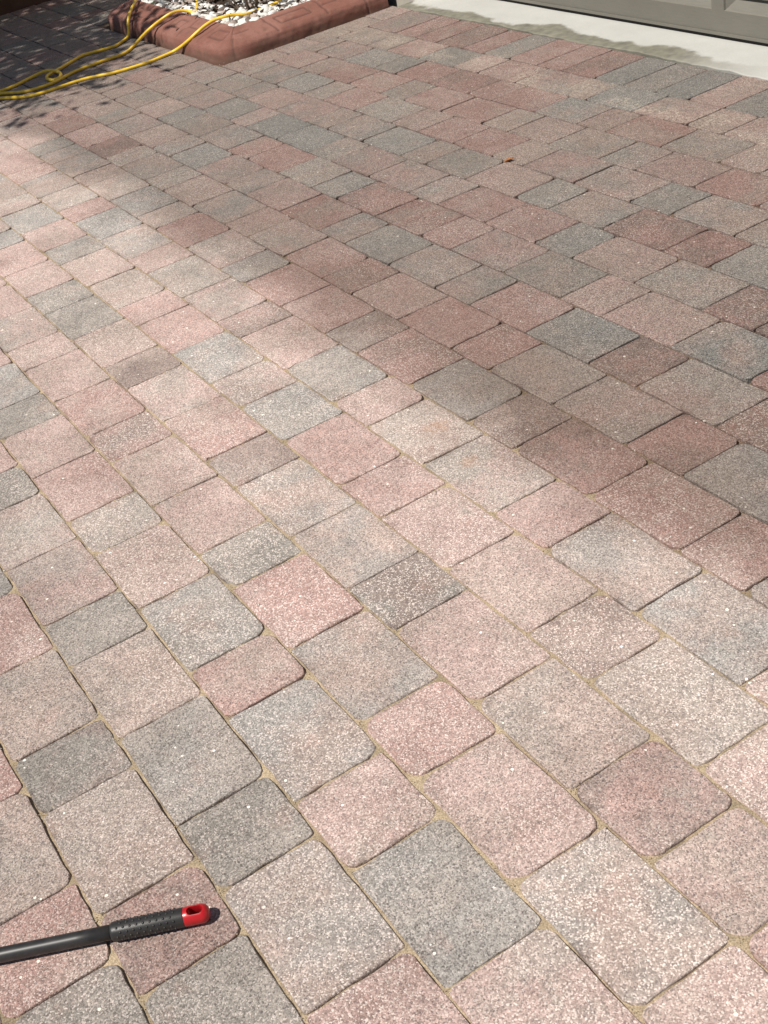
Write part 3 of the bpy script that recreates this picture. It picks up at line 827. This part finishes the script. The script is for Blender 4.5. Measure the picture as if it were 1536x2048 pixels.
UU = P_[:, 0:1] - P_[:, 2:3] * ins
VV = P_[:, 1:2] - P_[:, 3:4] * ins
ZZ = np.repeat(hz, nP, 0).copy()
S_ = np.repeat(arc[:, None], nF, 1)
I_ = np.repeat(ins, nP, 0)
# stamped joints: lines across the kerb, a line along it, small rectangles in between
groove = np.zeros_like(S_)


def stamp(dist, mask, w=0.035):
    global groove
    groove = np.maximum(groove, np.where(mask, np.clip(1.3 - np.abs(dist) / w, 0, 1), 0))


sr = random.Random(5)
s = 0.6
ends = arc[-1]
top = (I_ > 0.02)
full = (I_ >= 0.0)
k = 0
while s < ends:
    wob_ = 0.05 * vnoise(I_ * 5 + s, S_ * 0 + s, 4)
    if k % 3 == 0: stamp(S_ - s - wob_, full, 0.034)
    else: stamp(S_ - s - wob_, (I_ > 0.10) & (I_ < 0.93))
    L_ = sr.uniform(1.1, 1.7)
    if k % 2 == 0:
        a, b = s + 0.28, s + L_ - 0.38
        c, d = 0.36, 0.72
        stamp(S_ - a - wob_, (I_ > c) & (I_ < d)); stamp(S_ - b - wob_, (I_ > c) & (I_ < d))
        stamp(I_ - c + 0.3 * wob_, (S_ > a) & (S_ < b)); stamp(I_ - d, (S_ > a) & (S_ < b))
    else:
        stamp(I_ - 0.55 + wob_, (S_ > s) & (S_ < s + L_ * 0.6))
    s += L_; k += 1
lump = 0.010 * vnoise(S_ * 2.2, I_ * 3 + hz * 3, 12) + 0.008 * vnoise(S_ * 7, I_ * 8 + hz * 7, 13)
ZZ = ZZ - np.where(I_ < 0.99, 0.04 * groove * (I_ > 0.05), 0) + np.where(hz > 0.05, lump * 0.8, 0)
off = np.where((hz > 0.03) & (I_ < 0.5), lump * 0.9 - 0.02 * groove, 0)
UU = UU + P_[:, 2:3] * off; VV = VV + P_[:, 3:4] * off
root = Vector((-37 * W, 10.5 * W, 0))
verts = np.stack([UU * W - root.x, VV * W - root.y, ZZ * W], -1).reshape(-1, 3)
me = from_np('planter_edging', verts, grid_quads(nP, nF))
me.attributes.new('groove', 'FLOAT', 'POINT').data.foreach_set('value', groove.ravel().astype(np.float32))
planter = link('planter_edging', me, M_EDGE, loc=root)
tag(planter, 'red brown stamped concrete edging round the white gravel bed', 'planter edging')

# bed inside it
xs = np.arange(A0 + 0.95, B0 - 0.9, 0.12); ys = np.arange(V0 + 0.95, 14.2, 0.12)
X, Y = np.meshgrid(xs, ys, indexing='ij')
Z = 0.46 + 0.05 * vnoise(X * 0.9, Y * 0.9, 21) + 0.03 * vnoise(X * 3, Y * 3, 22)
bed = link('planting_bed', from_np('planting_bed', np.stack([X * W, Y * W, Z * W], -1).reshape(-1, 3), grid_quads(len(xs), len(ys))), M_SOIL)
tag(bed, 'dark mulch soil filling the raised planter bed', kind='structure')

# white stones lying on it
ico = bmesh.new()
bmesh.ops.create_icosphere(ico, subdivisions=2, radius=1.0)
iv = np.array([v.co[:] for v in ico.verts]); ifc = np.array([[v.index for v in f.verts] for f in ico.faces])
ico.free()
gv, gf = [], []
gr = random.Random(21)
base = 0
for i in range(1500):
    u = gr.uniform(A0 + 1.05, B0 - 1.02); v = gr.uniform(V0 + 1.0, 13.6)
    if i < 420:
        if gr.random() < 0.5: v = V0 + 1.02 + abs(gr.gauss(0, 0.35))
        else: u = B0 - 1.05 - abs(gr.gauss(0, 0.35))
    if mnoise.noise((u * 0.7, v * 0.7, 3.0)) < -0.12 and i > 420: continue
    sz = gr.uniform(0.05, 0.13) * (1.35 if gr.random() < 0.15 else 1)
    q = Matrix.Rotation(gr.uniform(0, 6.28), 3, 'Z') @ Matrix.Rotation(gr.uniform(-0.5, 0.5), 3, 'X')
    sc = np.array([sz * gr.uniform(0.9, 1.7), sz * gr.uniform(0.8, 1.1), sz * gr.uniform(0.5, 0.8)])
    seed = gr.uniform(0, 50)
    bumpy = np.array([1 + 0.35 * mnoise.noise(Vector(p) * 1.4 + Vector((seed, 0, 0))) for p in iv])
    pts = (iv * bumpy[:, None] * sc) @ np.array(q).T
    z = 0.50 + sz * 0.35 + 0.05 * mnoise.noise((u, v, 1.0)) + (0.09 * gr.random() if i % 3 == 0 else 0)
    gv.append(pts * W + np.array([u * W, v * W, z * W])); gf.append(ifc + base); base += len(iv)
stones = link('white_gravel', from_np('white_gravel', np.concatenate(gv), np.concatenate(gf), True), M_STONE)
tag(stones, 'white marble chips scattered over the planter bed', 'gravel', kind='stuff')


# ------------------------------------------------------------------ tubes, leaves
def tube(bm, pts, radii, seg=8, cap=True):
    pts = [Vector(p) for p in pts]
    if not hasattr(radii, '__len__'): radii = [radii] * len(pts)
    rings = []
    ref = None
    for i, p in enumerate(pts):
        t = (pts[min(i + 1, len(pts) - 1)] - pts[max(i - 1, 0)])
        if t.length < 1e-9: t = Vector((0, 0, 1))
        t.normalize()
        if ref is None: ref = t.orthogonal().normalized()
        ref = (ref - t * ref.dot(t)).normalized()
        bi = t.cross(ref)
        rings.append([bm.verts.new(p + (ref * math.cos(2 * math.pi * j / seg) + bi * math.sin(2 * math.pi * j / seg)) * radii[i]) for j in range(seg)])
    for a, b in zip(rings, rings[1:]):
        for j in range(seg):
            bm.faces.new((a[j], a[(j + 1) % seg], b[(j + 1) % seg], b[j]))
    if cap:
        bm.faces.new(rings[0]); bm.faces.new(rings[-1])


def leaf_quads(centers, dirs, size, aspect, r_):
    """folded leaf: four triangles as two quads sharing a midrib"""
    v, f = [], []
    n = 0
    for c, d, s_ in zip(centers, dirs, size):
        d = Vector(d).normalized()
        side = d.cross(Vector((r_.gauss(0, 1), r_.gauss(0, 1), r_.gauss(0, 1)))).normalized()
        up = side.cross(d)
        w_ = s_ * aspect
        c = Vector(c)
        a, b = c, c + d * s_
        m_ = c + d * s_ * 0.45
        v += [a, m_ + side * w_ + up * w_ * 0.35, b - up * s_ * 0.12, m_ - side * w_ + up * w_ * 0.35]
        f.append((n, n + 1, n + 2, n + 3)); n += 4
    return np.array([tuple(x) for x in v]), np.array(f)


def fractal(bm, p, d, length, rad, depth, r_, tips, spread=0.7):
    q = [p]
    cur = Vector(p); dd = Vector(d).normalized()
    for i in range(4):
        dd = (dd + Vector((r_.gauss(0, .13), r_.gauss(0, .13), r_.gauss(0.02, .10)))).normalized()
        cur = cur + dd * length / 4; q.append(cur.copy())
    tube(bm, q, [rad * (1 - 0.11 * i) for i in range(5)], 6 if depth < 2 else 4)
    if depth <= 1: tips += q[2:]
    if depth == 0: return
    for i in range(3):
        nd = (dd + Vector((r_.gauss(0, spread), r_.gauss(0, spread), r_.gauss(0.15, spread * 0.6)))).normalized()
        fractal(bm, cur if i else q[3], nd, length * r_.uniform(0.6, 0.8), rad * 0.58, depth - 1, r_, tips, spread)


# tree out to the left whose crown throws the dappled shade
def tree(name, label, base, crown_c, crown_r, n_leaf, seed):
    r_ = random.Random(seed)
    rt = empty(name, base)
    tag(rt, label, 'tree')
    bm = bmesh.new()
    tips = []
    B = Vector(base); Cc = Vector(crown_c)
    mid = B.lerp(Cc, 0.55); mid.z = max(1.1, Cc.z - crown_r[2] * 1.2)
    tube(bm, [Vector((0, 0, -0.1)), (mid - B) * 0.5 + Vector((0.03, 0.02, 0)), mid - B], [0.085, 0.07, 0.055], 10)
    for i in range(6):
        a = i * 1.05 + r_.uniform(-.3, .3)
        fractal(bm, mid - B, (Cc - mid) * 0.7 + Vector((math.cos(a) * crown_r[0] * 0.8, math.sin(a) * crown_r[1] * 0.8, 0.25)), 0.62, 0.032, 2, r_, tips, 0.55)
    link('trunk', from_bm('trunk', bm, True), M_BARK, rt)
    cs, ds, sz = [], [], []
    clumps = []
    for i in range(int(n_leaf / 75)):
        while True:
            q = Vector((r_.uniform(-1, 1), r_.uniform(-1, 1), r_.uniform(-1, 1)))
            if 0.25 < q.length < 1: break
        clumps.append((Vector((q.x * crown_r[0], q.y * crown_r[1], q.z * crown_r[2])) + Cc - B, r_.uniform(0.10, 0.17)))
    for t in tips: clumps.append((t, 0.13))
    for i in range(n_leaf):
        c, cr = r_.choice(clumps)
        off_ = Vector((r_.gauss(0, cr), r_.gauss(0, cr), r_.gauss(0, cr * 0.7)))
        cs.append(c + off_); ds.append(off_ + Vector((0, 0, -0.06))); sz.append(r_.uniform(0.06, 0.11))
    v_, f_ = leaf_quads(cs, ds, sz, 0.27, r_)
    link('crown', from_np('crown', v_, f_, True), M_LEAF, rt)
    return rt


tree('shade_tree', 'small leafy tree shading the far corner of the driveway',
     (-53 * W, -8 * W, 0), (-44.7 * W, -8.6 * W, 2.75), (1.80, 1.36, 0.75), 23000, 31)

# ------------------------------------------------------------------ bare-stemmed shrub standing in the gravel bed
def shrub(loc, seed, label, hgt):
    r_ = random.Random(seed)
    rt = empty('shrub', loc)
    tag(rt, label, 'shrub', 'shrubs in the planter bed')
    bm = bmesh.new(); tips = []
    for i in range(7):
        a = i * 0.9 + r_.random()
        fractal(bm, Vector((0.03 * math.cos(a), 0.03 * math.sin(a), -0.03)), (math.cos(a) * 0.35, math.sin(a) * 0.35, 1.0), hgt * 0.5, 0.008, 2, r_, tips, 0.5)
    link('stem', from_bm('stem', bm, True), M_TWIG, rt)
    cs, ds, sz = [], [], []
    for i in range(150):
        t = r_.choice(tips)
        if t.z < 0.16: continue
        o_ = Vector((r_.gauss(0, .05), r_.gauss(0, .05), r_.gauss(0, .04)))
        cs.append(t + o_); ds.append(o_); sz.append(r_.uniform(.03, .06))
    v_, f_ = leaf_quads(cs, ds, sz, 0.28, r_)
    link('foliage', from_np('foliage', v_, f_, True), M_LEAF, rt)


shrub((-35.3 * W, 10.4 * W, 0.48 * W), 4, 'leafy shrub on dark stems nearest the rounded planter corner', 0.42)
shrub((-38.2 * W, 11.0 * W, 0.48 * W), 9, 'leafy shrub rising from the gravel behind the yellow cord', 0.5)

# dead leaves lying among the stones
r_ = random.Random(14)
cs, ds, sz = [], [], []
for i in range(420):
    u = r_.uniform(A0 + 1.2, B0 - 1.1); v = r_.uniform(V0 + 1.1, 13.0)
    cs.append((u * W, v * W, (0.56 + r_.uniform(0.0, 0.10)) * W)); ds.append((r_.gauss(0, 1), r_.gauss(0, 1), r_.gauss(0, .25))); sz.append(r_.uniform(.02, .05))
v_, f_ = leaf_quads(cs, ds, sz, 0.2, r_)
tag(link('leaf_litter', from_np('leaf_litter', v_, f_, False), M_DRY), 'dry brown leaves strewn among the white chips', 'leaf litter', kind='stuff')

HOLE_TILT = -8
# ------------------------------------------------------------------ yellow cord
def catmull(pts, n=9):
    out = []
    p = [Vector(pts[0])] + [Vector(x) for x in pts] + [Vector(pts[-1])]
    for i in range(1, len(p) - 2):
        a, b, c, d = p[i - 1], p[i], p[i + 1], p[i + 2]
        for j in range(n):
            t = j / n
            out.append(0.5 * ((2 * b) + (c - a) * t + (2 * a - 5 * b + 4 * c - d) * t * t + (3 * b - a - 3 * c + d) * t ** 3))
    out.append(p[-2])
    return out


CORD = [(-40.730, 9.170, 0.780), (-40.170, 8.850, 0.740), (-39.530, 8.410, 0.660), (-39.090, 8.120, 0.580), (-38.960, 7.980, 0.400), (-38.930, 7.930, 0.240), (-38.830, 7.800, 0.080), (-38.610, 7.500, 0.048), (-38.400, 7.200, 0.046), (-38.460, 6.730, 0.046), (-38.560, 6.200, 0.046), (-38.130, 5.560, 0.050), (-37.580, 4.990, 0.100), (-37.440, 4.690, 0.070), (-37.170, 4.600, 0.050), (-36.830, 4.670, 0.050), (-36.890, 4.900, 0.070), (-37.150, 4.980, 0.120), (-37.560, 4.910, 0.140), (-37.950, 4.770, 0.100), (-38.000, 4.360, 0.046), (-37.700, 3.770, 0.046), (-37.650, 3.300, 0.046), (-38.000, 2.490, 0.046), (-38.830, 1.670, 0.046), (-38.640, 1.320, 0.046), (-38.070, 1.620, 0.046), (-38.040, 2.660, 0.046), (-37.370, 3.210, 0.046), (-36.670, 3.730, 0.046), (-36.540, 4.450, 0.050), (-37.000, 5.380, 0.046), (-37.120, 6.210, 0.046), (-37.160, 7.000, 0.046), (-37.600, 7.470, 0.050), (-37.640, 7.720, 0.160), (-37.330, 7.830, 0.340), (-37.100, 8.010, 0.500), (-37.070, 8.340, 0.620), (-36.940, 8.670, 0.740), (-36.810, 8.890, 0.760), (-36.690, 9.120, 0.680), (-36.520, 9.220, 0.640), (-37.070, 9.540, 0.620), (-38.050, 9.980, 0.600), (-39.030, 10.540, 0.600), (-37.960, 11.430, 0.600), (-35.530, 11.560, 0.600), (-34.720, 11.160, 0.620), (-34.620, 10.830, 0.600), (-34.640, 10.500, 0.580), (-34.580, 10.190, 0.580), (-34.270, 9.830, 0.660), (-34.370, 9.520, 0.720), (-34.370, 9.210, 0.760), (-34.500, 8.950, 0.740), (-34.540, 8.660, 0.670), (-34.570, 8.380, 0.560), (-34.700, 8.120, 0.400), (-35.140, 8.010, 0.200), (-35.410, 7.820, 0.070), (-35.360, 7.360, 0.046), (-35.290, 6.890, 0.046), (-35.430, 6.020, 0.046), (-35.820, 5.250, 0.046), (-35.880, 4.520, 0.046), (-36.010, 3.670, 0.046), (-36.830, 3.040, 0.046), (-37.550, 2.360, 0.046), (-38.200, 1.060, 0.046)]
bm = bmesh.new()
crd = catmull(CORD, 8)
o0 = crd[0].copy()
rootc = Vector((-37.5 * W, 5 * W, 0))
tube(bm, [c * W - rootc for c in crd], 0.046 * W, 10)
cord = link('extension_cord', from_bm('extension_cord', bm, True), M_CORD, loc=rootc)
tag(cord, 'looped yellow extension cord trailing from the gravel bed across the edging', 'cord')

# ------------------------------------------------------------------ black pole handle with a red hanging loop
TIP = Vector((-7.50, -4.17)); DIRH = (Vector((-8.31, -5.82)) - TIP).normalized()   # towards the pole
hz_ = 0.092
hroot = empty('broom_handle', (TIP.x * W, TIP.y * W, hz_ * W))
hroot.rotation_euler = (0, 0, math.atan2(DIRH.y, DIRH.x))
tag(hroot, 'black pole handle with bumpy grip and red hanging loop lying on the pavers', 'broom handle')


def lathe(name, prof_, mat, root_, seg=32, smooth=True):
    """profile of (x along the handle, radius) in courses"""
    bm = bmesh.new()
    rings = []
    for x, r__ in prof_:
        rings.append([bm.verts.new((x * W, r__ * W * math.cos(2 * math.pi * j / seg), r__ * W * math.sin(2 * math.pi * j / seg))) for j in range(seg)])
    for a, b in zip(rings, rings[1:]):
        for j in range(seg): bm.faces.new((a[j], a[(j + 1) % seg], b[(j + 1) % seg], b[j]))
    bm.faces.new(rings[0]); bm.faces.new(rings[-1])
    return link(name, from_bm(name, bm, smooth), mat, root_)


GS, GE = 0.215, 0.855           # grip from the red end to the bare pole
lathe('pole', [(GE - 0.05, 0.066), (GE + 0.3, 0.066), (4.0, 0.066), (7.2, 0.066)], M_POLE, hroot)
grip = lathe('grip', [(GS - 0.002, 0.070), (GS, 0.081), (GS + 0.01, 0.083), (GE - 0.03, 0.084), (GE - 0.012, 0.082), (GE, 0.074), (GE, 0.062)], M_GRIP, hroot)
# raised dots in staggered rows
bm = bmesh.new()
for ia, ang in enumerate((-18, 10, 38, 66, 94, 122, 150)):
    for i in range(9):
        x = GS + 0.085 + i * 0.058 + (0.029 if ia % 2 else 0)
        if x > GE - 0.06: continue
        a = R(ang)
        n_ = Vector((0, math.cos(a), math.sin(a)))
        t_ = Vector((1, 0, 0)); b_ = n_.cross(t_)
        c = Vector((x, 0, 0)) + n_ * 0.083
        rr = 0.0125 if ang in (66, 94) else 0.0115
        rings = []
        for k, (rf, hf) in enumerate(((1.0, -0.002), (0.92, 0.004), (0.6, 0.0078), (0.0, 0.009))):
            if rf == 0: rings.append([bm.verts.new((c + n_ * hf) * W)])
            else: rings.append([bm.verts.new((c + n_ * hf + (t_ * math.cos(j * .7854) + b_ * math.sin(j * .7854)) * rr * rf) * W) for j in range(8)])
        for k in range(2):
            for j in range(8): bm.faces.new((rings[k][j], rings[k][(j + 1) % 8], rings[k + 1][(j + 1) % 8], rings[k + 1][j]))
        for j in range(8): bm.faces.new((rings[2][j], rings[2][(j + 1) % 8], rings[3][0]))
link('grip_dots', from_bm('grip_dots', bm, True), M_GRIP, grip)
# red end: rounded body with a slot cut through it
bm = bmesh.new()
seg = 40
prof_ = [(GS + 0.03, 0.074), (GS + 0.002, 0.0815), (GS - 0.03, 0.0835)] + [
    (0.076 - 0.076 * math.cos(R(a)), 0.0835 * math.sin(R(a)) ** 0.7) for a in (82, 70, 58, 46, 34, 24, 15, 7, 2)]
rings = []
for x, r__ in prof_:
    rings.append([bm.verts.new((x * W, r__ * W * math.cos(2 * math.pi * j / seg), r__ * W * math.sin(2 * math.pi * j / seg))) for j in range(seg)])
for a, b in zip(rings, rings[1:]):
    for j in range(seg): bm.faces.new((a[j], a[(j + 1) % seg], b[(j + 1) % seg], b[j]))
bm.faces.new(rings[0]); bm.faces.new(rings[-1])
body = link('hanging_loop', from_bm('hanging_loop', bm, True), M_RED, hroot)
bm = bmesh.new()
outl = []
x0, x1, hw = 0.085, 0.145, 0.039
for i in range(13): a = R(-90 + 15 * i); outl.append((x1 + hw * math.cos(a), hw * math.sin(a)))
for i in range(13): a = R(90 + 15 * i); outl.append((x0 + hw * math.cos(a), hw * math.sin(a)))
til = Matrix.Rotation(R(HOLE_TILT), 3, 'X')
lo = [bm.verts.new(til @ Vector((x * W, y * W, -0.3 * W))) for x, y in outl]
hi = [bm.verts.new(til @ Vector((x * W, y * W, 0.3 * W))) for x, y in outl]
for j in range(len(outl)):
    k = (j + 1) % len(outl)
    bm.faces.new((lo[j], lo[k], hi[k], hi[j]))
bm.faces.new(lo[::-1]); bm.faces.new(hi)
cut_me = from_bm('cut', bm)
cut = bpy.data.objects.new('cut', cut_me)
col.objects.link(cut)
cut.parent = hroot
md = body.modifiers.new('slot', 'BOOLEAN'); md.operation = 'DIFFERENCE'; md.object = cut; md.solver = 'EXACT'
bv_ = body.modifiers.new('edge', 'BEVEL'); bv_.width = 0.0012; bv_.segments = 2; bv_.limit_method = 'ANGLE'; bv_.angle_limit = R(50)
bpy.context.view_layer.update()
dg = bpy.context.evaluated_depsgraph_get()
new = bpy.data.meshes.new_from_object(body.evaluated_get(dg))
body.modifiers.clear()
body.data = new
for p in new.polygons: p.use_smooth = True
bpy.data.objects.remove(cut)

# ------------------------------------------------------------------ fallen leaf
bm = bmesh.new()
nx, ny = 9, 7
grid = []
for i in range(nx):
    t = i / (nx - 1)
    half = 0.075 * math.sin(math.pi * min(1, t * 0.96 + 0.02)) ** 0.75
    row = []
    for j in range(ny):
        s_ = j / (ny - 1) * 2 - 1
        z = 0.012 + 0.055 * (s_ * s_) * math.sin(math.pi * t) + 0.05 * t * t + 0.004 * math.sin(9 * t + s_)
        row.append(bm.verts.new(((t - 0.5) * 0.36 * W, s_ * half * W, z * W)))
    grid.append(row)
for i in range(nx - 1):
    for j in range(ny - 1): bm.faces.new((grid[i][j], grid[i + 1][j], grid[i + 1][j + 1], grid[i][j + 1]))
bmesh.ops.remove_doubles(bm, verts=bm.verts[:], dist=1e-6)
leaf = link('fallen_leaf', from_bm('fallen_leaf', bm, True), M_ORANGE, loc=(-19.62 * W, 8.0 * W, 0.001))
leaf.rotation_euler = (0, 0, R(62))
leaf.scale = (0.58, 0.6, 0.75)
sm = leaf.modifiers.new('thickness', 'SOLIDIFY'); sm.thickness = 0.0006
tag(leaf, 'small curled orange brown leaf lying on the pavers', 'leaf')
